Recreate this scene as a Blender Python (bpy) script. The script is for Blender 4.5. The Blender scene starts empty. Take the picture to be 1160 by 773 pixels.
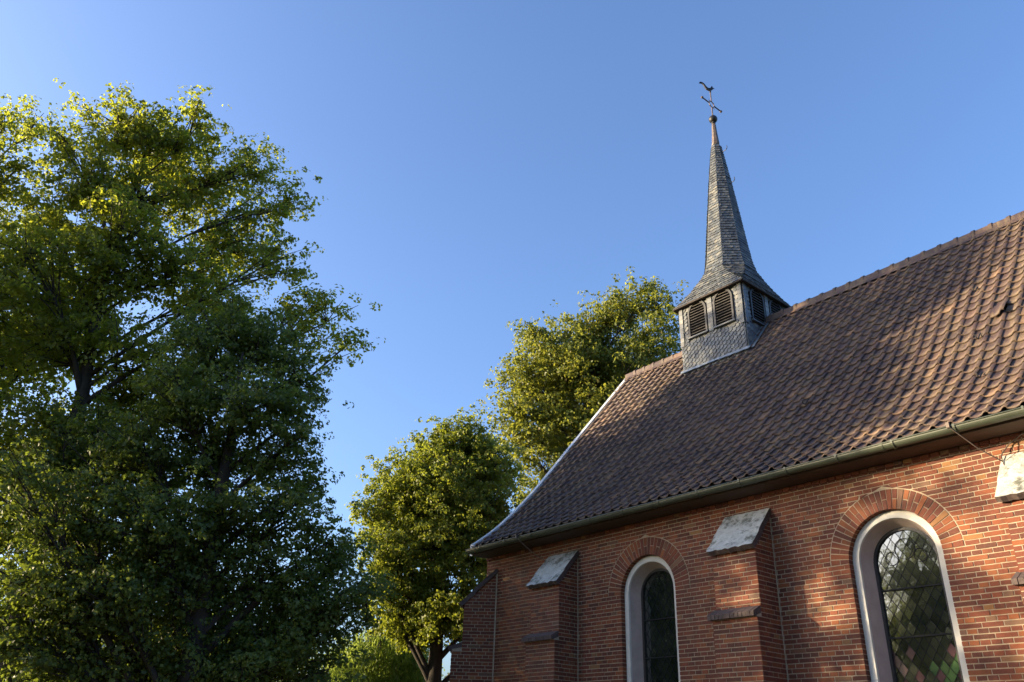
import bpy, math, random
import numpy as np
from mathutils import Vector, Matrix
PI = math.pi
SC = bpy.context.scene
COL = SC.collection
random.seed(7); RNG = np.random.default_rng(11)

# ------------------------------------------------------------------ camera
CAMX = Vector((0.64092362, 0.76681554, 0.03479708))
CAMY = Vector((0.3320945, -0.31787239, 0.88807116))
CAMZ = Vector((0.6920478, -0.55762986, -0.45838715))
CAMLOC = Vector((0.0, -11.0, 1.6))
FPX = 922.12                                # focal length in pixels of a 1160 wide picture
cd = bpy.data.cameras.new('camera')
cam = bpy.data.objects.new('camera', cd); COL.objects.link(cam)
cam.matrix_world = Matrix(((CAMX.x, CAMY.x, CAMZ.x, CAMLOC.x), (CAMX.y, CAMY.y, CAMZ.y, CAMLOC.y),
                           (CAMX.z, CAMY.z, CAMZ.z, CAMLOC.z), (0, 0, 0, 1)))
cd.sensor_width = 36; cd.lens = FPX / 1160 * 36
cd.clip_start = 0.05; cd.clip_end = 2000
SC.camera = cam

# ------------------------------------------------------------------ sky and sun
SUN_AZ = math.atan2(-0.68, -0.73)            # direction towards the sun, measured from +Y to +X
SUN_EL = math.radians(10.5)
w = bpy.data.worlds.new('World'); SC.world = w; w.use_nodes = True
nt = w.node_tree; bg = nt.nodes['Background']
sky = nt.nodes.new('ShaderNodeTexSky'); sky.sky_type = 'NISHITA'; sky.sun_disc = False
sky.sun_elevation = SUN_EL; sky.sun_rotation = SUN_AZ
sky.air_density = 1.0; sky.dust_density = 3.2; sky.ozone_density = 3.0; sky.altitude = 0
tint = nt.nodes.new('ShaderNodeMix'); tint.data_type = 'RGBA'; tint.blend_type = 'MULTIPLY'; tint.inputs[0].default_value = 1.0
tint.inputs[7].default_value = (0.97, 1.0, 1.16, 1)
nt.links.new(sky.outputs[0], tint.inputs[6]); nt.links.new(tint.outputs[2], bg.inputs[0]); bg.inputs[1].default_value = 0.15
sd = bpy.data.lights.new('sun', 'SUN'); sun = bpy.data.objects.new('sun', sd); COL.objects.link(sun)
sd.energy = 5.0; sd.angle = math.radians(0.55); sd.color = (1.0, 0.79, 0.49)
sdir = Vector((math.sin(SUN_AZ) * math.cos(SUN_EL), math.cos(SUN_AZ) * math.cos(SUN_EL), math.sin(SUN_EL)))
sun.rotation_euler = sdir.to_track_quat('Z', 'Y').to_euler(); sun.location = (-20, -20, 30)
SC.view_settings.view_transform = 'Standard'; SC.view_settings.look = 'None'
SC.view_settings.exposure = 1.48; SC.view_settings.gamma = 1
SC.render.engine = 'CYCLES'
SC.cycles.max_bounces = 6; SC.cycles.transparent_max_bounces = 4

# ------------------------------------------------------------------ helpers
class MB:
    """collects polygons and links them as ONE mesh object"""
    def __init__(s): s.v = []; s.f = []; s.mi = []
    def add(s, vs, fs, mi=0):
        b = len(s.v); s.v += [tuple(p) for p in vs]
        for f in fs: s.f.append([i + b for i in f]); s.mi.append(mi)
    def poly(s, vs, mi=0): s.add(vs, [list(range(len(vs)))], mi)
    def box(s, x0, x1, y0, y1, z0, z1, mi=0):
        v = [(x, y, z) for x in (x0, x1) for y in (y0, y1) for z in (z0, z1)]
        s.add(v, [(0,1,3,2), (4,6,7,5), (0,4,5,1), (2,3,7,6), (0,2,6,4), (1,5,7,3)], mi)
    def frame_box(s, O, A, B, N, a0, a1, b0, b1, n0, n1, mi=0):
        v = [O + A*a + B*b + N*n for a in (a0, a1) for b in (b0, b1) for n in (n0, n1)]
        s.add(v, [(0,1,3,2), (4,6,7,5), (0,4,5,1), (2,3,7,6), (0,2,6,4), (1,5,7,3)], mi)
    def tube(s, pts, r, n=6, mi=0, cap=True):
        pts = [Vector(p) for p in pts]
        if not hasattr(r, '__len__'): r = [r]*len(pts)
        rings = []; up = Vector((0.13, 0.21, 0.97))
        for i, p in enumerate(pts):
            d = (pts[min(i+1, len(pts)-1)] - pts[max(i-1, 0)])
            d = d.normalized() if d.length > 1e-9 else Vector((0,0,1))
            a = d.cross(up)
            if a.length < 0.1: a = d.cross(Vector((1,0,0)))
            a.normalize(); b = d.cross(a); up = up if abs(d.dot(up)) < 0.9 else a
            rings.append([p + (a*math.cos(2*PI*k/n) + b*math.sin(2*PI*k/n))*r[i] for k in range(n)])
        base = len(s.v)
        for rg in rings: s.v += [tuple(q) for q in rg]
        for i in range(len(rings)-1):
            for k in range(n):
                s.f.append([base+i*n+k, base+i*n+(k+1)%n, base+(i+1)*n+(k+1)%n, base+(i+1)*n+k]); s.mi.append(mi)
        if cap:
            s.f.append([base+k for k in range(n)][::-1]); s.mi.append(mi)
            s.f.append([base+(len(rings)-1)*n+k for k in range(n)]); s.mi.append(mi)
    def sphere(s, c, r, n=16, m=10, mi=0, sz=1.0):
        b = len(s.v); c = Vector(c)
        for i in range(m+1):
            t = PI*i/m
            for k in range(n):
                s.v.append(tuple(c + Vector((math.sin(t)*math.cos(2*PI*k/n), math.sin(t)*math.sin(2*PI*k/n), math.cos(t)*sz))*r))
        for i in range(m):
            for k in range(n):
                s.f.append([b+i*n+k, b+(i+1)*n+k, b+(i+1)*n+(k+1)%n, b+i*n+(k+1)%n]); s.mi.append(mi)
    def build(s, name, mats, parent=None, smooth=False):
        me = bpy.data.meshes.new(name); me.from_pydata(s.v, [], s.f)
        if not isinstance(mats, (list, tuple)): mats = [mats]
        for m in mats: me.materials.append(m)
        me.polygons.foreach_set('material_index', s.mi)
        if smooth: me.polygons.foreach_set('use_smooth', [True]*len(s.f))
        me.update()
        o = bpy.data.objects.new(name, me); COL.objects.link(o)
        if parent: o.parent = parent
        return o

def tag(o, label=None, cat=None, group=None, kind=None):
    if label: o['label'] = label
    if cat: o['category'] = cat
    if group: o['group'] = group
    if kind: o['kind'] = kind
    return o
def thing(name, label, cat, loc=(0,0,0), group=None):
    o = bpy.data.objects.new(name, None); COL.objects.link(o); o.location = loc; o.empty_display_size = 0.3
    return tag(o, label, cat, group)
def rel(o, parent):
    """parent a mesh built in world coordinates to an Empty that stands somewhere else"""
    o.data.transform(Matrix.Translation(-parent.location)); o.parent = parent; return o

def clip_poly(poly, clip):
    """Sutherland-Hodgman, clip is convex and counter-clockwise"""
    out = list(poly)
    for i in range(len(clip)):
        a = clip[i]; b = clip[(i+1) % len(clip)]
        if not out: return []
        inp = out; out = []
        def side(p): return (b[0]-a[0])*(p[1]-a[1]) - (b[1]-a[1])*(p[0]-a[0])
        for k in range(len(inp)):
            p = inp[k]; q = inp[(k+1) % len(inp)]; sp, sq = side(p), side(q)
            if sp >= 0: out.append(p)
            if (sp >= 0) != (sq >= 0):
                t = sp/(sp-sq); out.append((p[0]+(q[0]-p[0])*t, p[1]+(q[1]-p[1])*t))
    return out

# ------------------------------------------------------------------ materials
def mat(name):
    m = bpy.data.materials.new(name); m.use_nodes = True
    n = m.node_tree.nodes; l = m.node_tree.links
    return m, n, l, n['Principled BSDF']
def ramp(n, l, fac, stops, interp='LINEAR'):
    r = n.new('ShaderNodeValToRGB'); r.color_ramp.interpolation = interp
    e = r.color_ramp.elements
    while len(e) < len(stops): e.new(0.5)
    for i, (p, c) in enumerate(stops): e[i].position = p; e[i].color = (*c, 1)
    l.new(fac, r.inputs[0]); return r.outputs[0]
def noise(n, l, scale, detail=4, rough=0.6, vec=None, dist=0.0):
    t = n.new('ShaderNodeTexNoise'); t.inputs['Scale'].default_value = scale
    t.inputs['Detail'].default_value = detail; t.inputs['Roughness'].default_value = rough
    t.inputs['Distortion'].default_value = dist
    if vec is not None: l.new(vec, t.inputs['Vector'])
    return t.outputs['Fac']
def objco(n, scale=None, l=None):
    c = n.new('ShaderNodeTexCoord').outputs['Object']
    if scale:
        mp = n.new('ShaderNodeMapping'); mp.inputs['Scale'].default_value = scale; l.new(c, mp.inputs['Vector']); return mp.outputs[0]
    return c
def mix(n, l, fac, a, b, mode='MIX'):
    m = n.new('ShaderNodeMix'); m.data_type = 'RGBA'; m.blend_type = mode
    for sock, v in ((m.inputs['Factor'], fac), (m.inputs['A'], a), (m.inputs['B'], b)):
        pass
    ins = [i for i in m.inputs if i.type == 'RGBA']
    f = m.inputs[0]
    if hasattr(fac, 'is_linked'): l.new(fac, f)
    else: f.default_value = fac
    for s, v in ((ins[0], a), (ins[1], b)):
        if hasattr(v, 'is_linked'): l.new(v, s)
        else: s.default_value = (*v, 1)
    return [o for o in m.outputs if o.type == 'RGBA'][0]
def math_(n, l, op, a, b=0.5):
    m = n.new('ShaderNodeMath'); m.operation = op
    for i, v in enumerate((a, b)):
        if hasattr(v, 'is_linked'): l.new(v, m.inputs[i])
        else: m.inputs[i].default_value = v
    return m.outputs[0]
def bump(n, l, b, h, strength=0.3, dist=0.01):
    x = n.new('ShaderNodeBump'); x.inputs['Strength'].default_value = strength; x.inputs['Distance'].default_value = dist
    l.new(h, x.inputs['Height']); l.new(x.outputs[0], b.inputs['Normal'])
def island(n): return n.new('ShaderNodeNewGeometry').outputs['Random Per Island']

def brick_material():
    m, n, l, b = mat('brick')
    r = island(n)
    c = ramp(n, l, r, [(0.0, (0.065,0.026,0.022)), (0.13, (0.105,0.034,0.026)), (0.32, (0.165,0.048,0.030)), (0.55, (0.215,0.066,0.036)),
                       (0.80, (0.30,0.098,0.036)), (0.94, (0.37,0.15,0.050)), (0.97, (0.17,0.15,0.12)), (1.0, (0.42,0.27,0.09))])
    c = mix(n, l, 0.22, c, (0.25,0.078,0.028))
    co = objco(n)
    big = noise(n, l, 1.3, 3, 0.5, co)
    c = mix(n, l, ramp(n, l, big, [(0.35, (0,0,0)), (0.75, (0.40,0.40,0.40))]), c, (0.10,0.046,0.035))
    stk = noise(n, l, 1.0, 4, 0.6, objco(n, (5.0, 5.0, 0.7), l))
    c = mix(n, l, ramp(n, l, stk, [(0.50, (0,0,0)), (0.72, (0.5,0.5,0.5))]), c, (0.062,0.034,0.028))
    fine = noise(n, l, 55, 4, 0.7, co)
    c = mix(n, l, ramp(n, l, fine, [(0.45, (0,0,0)), (0.85, (0.5,0.5,0.5))]), c, (0.24,0.15,0.10))
    c = mix(n, l, 1.0, c, (0.76,0.60,0.55), 'MULTIPLY')
    l.new(c, b.inputs['Base Color']); b.inputs['Roughness'].default_value = 0.85
    bump(n, l, b, fine, 0.5, 0.004); return m
def plain(name, col, rough=0.7, metal=0.0, var=0.25, scale=8, bumpd=0.003, spec=0.5):
    m, n, l, b = mat(name); co = objco(n); f = noise(n, l, scale, 5, 0.65, co)
    d = tuple(max(0, x*(1-var)) for x in col); u = tuple(min(1, x*(1+var)) for x in col)
    l.new(ramp(n, l, f, [(0.3, d), (0.7, u)]), b.inputs['Base Color'])
    b.inputs['Roughness'].default_value = rough; b.inputs['Metallic'].default_value = metal
    b.inputs['Specular IOR Level'].default_value = spec
    if bumpd: bump(n, l, b, noise(n, l, scale*6, 4, 0.7, co), 0.4, bumpd)
    return m
def tile_material():
    m, n, l, b = mat('clay_tile'); r = island(n)
    c = ramp(n, l, r, [(0.0, (0.048,0.032,0.032)), (0.2, (0.070,0.046,0.042)), (0.7, (0.088,0.057,0.050)), (0.93, (0.118,0.074,0.056)), (1.0, (0.19,0.115,0.075))])
    co = objco(n)
    f = noise(n, l, 2.2, 7, 0.78, objco(n, (2.6, 0.8, 0.8), l), 0.5)
    c = mix(n, l, ramp(n, l, f, [(0.46, (0,0,0)), (0.68, (0.55,0.55,0.55))]), c, (0.24,0.175,0.095))
    g = noise(n, l, 24, 4, 0.8, co)
    c = mix(n, l, ramp(n, l, g, [(0.52, (0,0,0)), (0.75, (0.5,0.5,0.5))]), c, (0.07,0.05,0.045))
    l.new(c, b.inputs['Base Color']); b.inputs['Roughness'].default_value = 0.6
    b.inputs['Specular IOR Level'].default_value = 0.35
    bump(n, l, b, noise(n, l, 40, 4, 0.7, co), 0.5, 0.004); return m
def slate_material():
    m, n, l, b = mat('slate'); r = island(n)
    c = ramp(n, l, r, [(0.0, (0.055,0.062,0.070)), (0.4, (0.088,0.100,0.110)), (0.8, (0.128,0.138,0.142)), (1.0, (0.20,0.195,0.17))])
    co = objco(n); f = noise(n, l, 9, 5, 0.7, co)
    c = mix(n, l, ramp(n, l, f, [(0.45, (0,0,0)), (0.8, (0.5,0.5,0.5))]), c, (0.13,0.11,0.08))
    l.new(c, b.inputs['Base Color']); b.inputs['Roughness'].default_value = 0.48
    bump(n, l, b, noise(n, l, 60, 3, 0.6, co), 0.4, 0.003); return m
def cap_material():
    m, n, l, b = mat('weathered_cap'); co = objco(n)
    f = noise(n, l, 7, 6, 0.75, co, 0.5)
    c = ramp(n, l, f, [(0.25, (0.20,0.19,0.15)), (0.42, (0.40,0.40,0.36)), (0.7, (0.56,0.57,0.54))])
    g = noise(n, l, 3.2, 5, 0.8, co)
    c = mix(n, l, ramp(n, l, g, [(0.50, (0,0,0)), (0.60, (0.85,0.85,0.85))]), c, (0.075,0.078,0.05))
    l.new(c, b.inputs['Base Color']); b.inputs['Roughness'].default_value = 0.75
    bump(n, l, b, f, 0.7, 0.02); return m
def leaf_material(name, dark, mid, light, trans, tfac=0.38, autumn=None):
    m, n, l, b = mat(name); r = island(n)
    c = ramp(n, l, r, [(0.0, dark), (0.45, mid), (0.9, light), (1.0, autumn or light)])
    big = noise(n, l, 0.9, 3, 0.5, objco(n))
    c = mix(n, l, ramp(n, l, big, [(0.4, (0,0,0)), (0.7, (0.5,0.5,0.5))]), c, tuple(x*1.25 for x in mid))
    l.new(c, b.inputs['Base Color']); b.inputs['Roughness'].default_value = 0.5; b.inputs['Specular IOR Level'].default_value = 0.35
    t = n.new('ShaderNodeBsdfTranslucent')
    tc = mix(n, l, ramp(n, l, r, [(0.0, (0,0,0)), (1.0, (1,1,1))]), tuple(x*0.65 for x in trans), trans)
    l.new(tc, t.inputs[0])
    ms = n.new('ShaderNodeMixShader'); ms.inputs[0].default_value = tfac
    l.new(b.outputs[0], ms.inputs[1]); l.new(t.outputs[0], ms.inputs[2])
    l.new(ms.outputs[0], n['Material Output'].inputs['Surface']); return m
def glass_material():
    m, n, l, b = mat('leaded_glass'); r = island(n)
    c = ramp(n, l, r, [(0.0, (0.006,0.009,0.008)), (0.5, (0.013,0.017,0.014)), (1.0, (0.03,0.034,0.026))])
    l.new(c, b.inputs['Base Color']); b.inputs['Roughness'].default_value = 0.08
    gl = n.new('ShaderNodeBsdfGlossy'); gl.inputs['Roughness'].default_value = 0.035; gl.inputs['Color'].default_value = (0.85,0.92,0.95,1)
    lw = n.new('ShaderNodeLayerWeight'); lw.inputs[0].default_value = 0.35
    bp = n.new('ShaderNodeBump'); bp.inputs['Strength'].default_value = 0.25; bp.inputs['Distance'].default_value = 0.01
    l.new(noise(n, l, 5, 2, 0.5, objco(n)), bp.inputs['Height']); l.new(bp.outputs[0], gl.inputs['Normal']); l.new(bp.outputs[0], lw.inputs['Normal'])
    f = math_(n, l, 'ADD', math_(n, l, 'MULTIPLY', lw.outputs['Fresnel'], 0.8), 0.07)
    ms = n.new('ShaderNodeMixShader'); l.new(f, ms.inputs[0]); l.new(b.outputs[0], ms.inputs[1]); l.new(gl.outputs[0], ms.inputs[2])
    l.new(ms.outputs[0], n['Material Output'].inputs['Surface']); return m

BRICK = brick_material()
MORTAR = plain('mortar', (0.37,0.30,0.215), 0.95, 0, 0.22, 14)
TILE = tile_material(); SLATE = slate_material(); CAP = cap_material()
UNDERLAY = plain('roof_underlay', (0.045,0.035,0.03), 0.9)
LEAD = plain('lead_flashing', (0.20,0.23,0.26), 0.5, 0.3, 0.35, 7)
VERGE = plain('verge_metal', (0.50,0.54,0.57), 0.5, 0.2, 0.22, 3)
GUTTER = plain('painted_zinc', (0.060,0.070,0.050), 0.4, 0.1, 0.22, 3)
WOOD = plain('eaves_wood', (0.07,0.042,0.03), 0.8)
RENDER = plain('window_render', (0.56,0.545,0.50), 0.8, 0, 0.10, 4)
SPLAY = plain('splay_plaster', (0.42,0.34,0.31), 0.85, 0, 0.12, 5)
IRON = plain('dark_iron', (0.03,0.03,0.032), 0.5, 0.5)
CAME = plain('lead_came', (0.022,0.023,0.024), 0.8, 0.0, spec=0.2)
GLASS = glass_material()
LOUVRE = plain('louvre_slat', (0.060,0.052,0.046), 0.7)
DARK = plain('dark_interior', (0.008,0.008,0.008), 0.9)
LEDGE = plain('ledge_brick', (0.085,0.060,0.055), 0.85, 0, 0.4, 20)
BARK = plain('bark', (0.038,0.031,0.025), 0.95, 0, 0.4, 9, 0.03)
COPPER = plain('copper_cap', (0.12,0.09,0.075), 0.6, 0.2, 0.35, 9)
def stained(name, col):
    m, n, l, b = mat(name); c = ramp(n, l, island(n), [(0, tuple(x*0.6 for x in col)), (1, col)])
    l.new(c, b.inputs['Base Color']); b.inputs['Roughness'].default_value = 0.12; return m
PANES = [GLASS, stained('green_glass', (0.06,0.12,0.045)), stained('yellow_glass', (0.17,0.15,0.045)), stained('rose_glass', (0.075,0.04,0.045))]

# ------------------------------------------------------------------ ground
def sheet(name, pts, z, m):
    mb = MB(); mb.poly([(x, y, z) for x, y in pts]); return tag(mb.build(name, m), kind='structure')
def grass_mat():
    m, n, l, b = mat('lawn'); co = objco(n); f = noise(n, l, 1.2, 6, 0.7, co); g = noise(n, l, 40, 3, 0.7, co)
    c = ramp(n, l, f, [(0.3, (0.035,0.055,0.015)), (0.7, (0.075,0.095,0.03))]); c = mix(n, l, g, c, (0.05,0.06,0.02))
    l.new(c, b.inputs['Base Color']); b.inputs['Roughness'].default_value = 0.9; bump(n, l, b, g, 0.8, 0.03); return m
def paving_mat():
    m, n, l, b = mat('paving'); t = n.new('ShaderNodeTexBrick'); t.inputs['Scale'].default_value = 5.0
    t.inputs['Color1'].default_value = (0.16,0.085,0.06,1); t.inputs['Color2'].default_value = (0.22,0.12,0.085,1); t.inputs['Mortar'].default_value = (0.10,0.09,0.075,1)
    t.inputs['Mortar Size'].default_value = 0.012; l.new(objco(n), t.inputs['Vector']); l.new(t.outputs[0], b.inputs['Base Color']); b.inputs['Roughness'].default_value = 0.9; return m
sheet('ground', [(-600,-600), (600,-600), (600,600), (-600,600)], 0.0, grass_mat())
sheet('path', [(-24,-12.6), (14,-12.6), (14,-8.6), (-24,-8.6)], 0.012, paving_mat())

# ------------------------------------------------------------------ church
church = thing('church', 'red brick church with dark pantile roof, arched windows and slate spired belfry', 'church', (-5, 4.75, 0))
XW, XE = -14.2, 5.0                           # west and east wall faces
YN = 9.5                                      # north wall face
WT = 5.50                                     # top of wall
CH, ST, HD, MJ = 0.066, 0.255, 0.1275, 0.0130  # course height, stretcher, header, joint
P = Vector
def brick_rows(mb, O, U, N, z0, z1, spans, depth=0.016, proud=0.006, phase=0):
    """cross bond on a vertical face; spans(zb, zt) gives [(left_b, left_t, right_b, right_t, jambL, jambR)]"""
    Z = P((0,0,1)); r0 = int(round(z0/CH)); r1 = int(math.ceil(z1/CH))
    for r in range(r0, r1):
        zb = r*CH + MJ/2; zt = min((r+1)*CH - MJ/2, z1)
        if zt - zb < 0.015: continue
        head = r % 2 == 0
        step = HD if head else ST
        off = (HD/2 if head else (ST/2 if (r//2) % 2 else 0)) + phase
        for (lb, lt, rb, rt, jl, jr) in spans(zb, zt):
            lo = min(lb, lt); hi = max(rb, rt)
            k0 = math.floor((lo - off)/step) - 1
            cuts = [off + k*step for k in range(k0, k0 + int((hi-lo)/step) + 5)]
            cuts = [lo-MJ/2] + [q_ for q_ in cuts if lo+0.055 < q_ < hi-0.055] + [hi+MJ/2]
            for ci in range(len(cuts)-1):
                a = cuts[ci] + MJ/2; b_ = cuts[ci+1] - MJ/2
                a_b, a_t = max(a, lb), max(a, lt); b_b, b_t = min(b_, rb), min(b_, rt)
                if b_b - a_b < 0.006 and b_t - a_t < 0.006: continue
                b_b = max(b_b, a_b+0.004); b_t = max(b_t, a_t+0.004)
                pr = proud + random.uniform(-0.0025, 0.003)
                dl = jl if (jl and abs(a_b-lb) < 1e-4) else depth; dr = jr if (jr and abs(b_b-rb) < 1e-4) else depth
                j = [random.uniform(-0.0015, 0.0015) for _ in range(4)]
                f = [O+U*(a_b+j[0])+Z*(zb+j[1])+N*pr, O+U*(b_b+j[2])+Z*(zb+j[1])+N*pr, O+U*(b_t+j[2])+Z*(zt+j[3])+N*pr, O+U*(a_t+j[0])+Z*(zt+j[3])+N*pr]
                q = [f[0]-N*(dl+pr), f[1]-N*(dr+pr), f[2]-N*(dr+pr), f[3]-N*(dl+pr)]
                mb.add(f+q, [(0,1,2,3), (1,0,4,5), (2,1,5,6), (3,2,6,7), (0,3,7,4)], 0)

WINS = [(-9.66, 0.62, 4.29, 0.925), (-5.26, 0.65, 4.224, 0.93)]   # centre, half width, spring, outer arch radius
WINS += [(-0.86, 0.65, 4.224, 0.93), (3.4, 0.65, 4.224, 0.93)]
SILL = 1.45
def south_spans(zb, zt):
    edges = []
    for c, hw, zs, ro in WINS:
        def half(z):
            if z < SILL: return 0
            if z < zs: return hw
            d = z - zs
            return math.sqrt(max(0, (ro+0.012)**2 - d*d))
        hb, ht = half(zb+1e-4), half(zt)
        if zb < zs < zt: hb = ht = half(zt)
        if hb <= 0 and ht <= 0: continue
        edges.append((c, hb, ht, zt < zs))
    out = []; cur = (XW, XW, 0)
    for c, hb, ht, jamb in edges:
        g = 0 if jamb else 0.0
        out.append((cur[0], cur[1], c-hb-g, c-ht-g, cur[2], 0.1 if jamb else 0)); cur = (c+hb+g, c+ht+g, 0.1 if jamb else 0)
    out.append((cur[0], cur[1], XE, XE, cur[2], 0)); return out

walls = MB()
ux = P((1,0,0)); uy = P((0,1,0))
brick_rows(walls, P((0,0,0)), ux, P((0,-1,0)), 0.0, WT-0.005, south_spans)
# projecting course below the eaves
for k in range(int((XE-XW)/HD)):
    a = XW + k*HD + MJ/2
    for jb in (0,): walls.box(a, a+HD-MJ, -0.035+random.uniform(-.003,.003), 0.0, WT-0.058, WT-0.006)
# mortar backing, with the openings left out
ARC = 20
def arch_pts(c, hw, zs, n=ARC): return [(c+hw*math.cos(PI*(1-i/n)), zs+hw*math.sin(PI*(1-i/n))) for i in range(n+1)]
x = XW
for c, hw, zs, ro in WINS:
    ri = hw+0.007
    walls.poly([(x,0,0), (c-ri,0,0), (c-ri,0,WT), (x,0,WT)], 1)
    walls.poly([(c-ri,0,0), (c+ri,0,0), (c+ri,0,SILL), (c-ri,0,SILL)], 1)
    pts = arch_pts(c, ri, zs)
    for (xa, za), (xb, zb) in zip(pts[:-1], pts[1:]):
        walls.poly([(xa,0,za), (xb,0,zb), (xb,0,WT), (xa,0,WT)], 1)
        walls.poly([(xa,0,za), (xb,0,zb), (xb,0.11,zb), (xa,0.11,za)], 1)
    for sx in (-1, 1): walls.poly([(c+sx*ri,0,SILL), (c+sx*ri,0,zs), (c+sx*ri,0.11,zs), (c+sx*ri,0.11,SILL)], 1)
    # voussoir ring
    nv = int(round(PI*(ri+ro)/2/0.075)) | 1
    for i in range(nv):
        a0 = PI*(i/nv) ; a1 = PI*((i+1)/nv); da = 0.0065/((ri+ro)/2)
        a0 += da; a1 -= da
        parts = [(hw, ro-0.006)] if i % 2 else [(hw, ri+(ro-ri)*0.48-0.006), (ri+(ro-ri)*0.48+0.006, ro-0.006)]
        for r0, r1 in parts:
            pr = -0.007+random.uniform(-0.003, 0.002)
            v = []
            for yy in (pr, 0.1 if r0 < ri else 0.004):
                for rr, aa in ((r0,a0), (r1,a0), (r1,a1), (r0,a1)): v.append((c+rr*math.cos(aa), yy, zs+rr*math.sin(aa)))
            walls.add(v, [(0,1,2,3), (0,4,5,1), (1,5,6,2), (2,6,7,3), (3,7,4,0)], 0)
    x = c+ri
walls.poly([(x,0,0), (XE,0,0), (XE,0,WT), (x,0,WT)], 1)
# west gable wall, east gable wall, north wall
PROF = [(-0.42,5.655), (-0.29,5.75), (0.11,6.04), (0.48,6.38), (1.12,7.03), (1.80,7.82), (2.54,8.72), (3.52,9.89), (4.75,11.36)]
def zroof(y):
    if y > 4.75: y = 9.5 - y
    for (a, za), (b, zb) in zip(PROF[:-1], PROF[1:]):
        if a <= y <= b: return za + (zb-za)*(y-a)/(b-a)
    return 5.5
def yin(z):
    if z <= WT: return 0.0
    for (a, za), (b, zb) in zip(PROF[:-1], PROF[1:]):
        if za-0.1 <= z <= zb-0.1: return max(0.0, a + (b-a)*(z+0.1-za)/(zb-za))
    return 4.75
def gable_spans(zb, zt):
    a, b = yin(zb), yin(zt)
    return [(a, b, YN-a, YN-b, 0, 0)] if a < 4.6 else []
brick_rows(walls, P((XW,0,0)), uy, P((-1,0,0)), 0, 11.1, gable_spans)
brick_rows(walls, P((XE,0,0)), uy, P((1,0,0)), 0, 11.1, gable_spans)
gp = [(0,0), (YN,0), (YN,WT)] + [(YN-y, z-0.12) for y, z in PROF[2:]] + [(y, z-0.12) for y, z in PROF[::-1][1:-2]] + [(0,WT)]
for xx in (XW, XE): walls.poly([(xx, y, z) for y, z in gp], 1)
brick_rows(walls, P((0,YN,0)), ux, P((0,1,0)), 4.4, WT, lambda a, b: [(XW, XW, XE, XE, 0, 0)])
walls.poly([(XW,YN,0), (XE,YN,0), (XE,YN,WT), (XW,YN,WT)], 1)
wall = walls.build('wall', [BRICK, MORTAR]); rel(wall, church)

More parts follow.
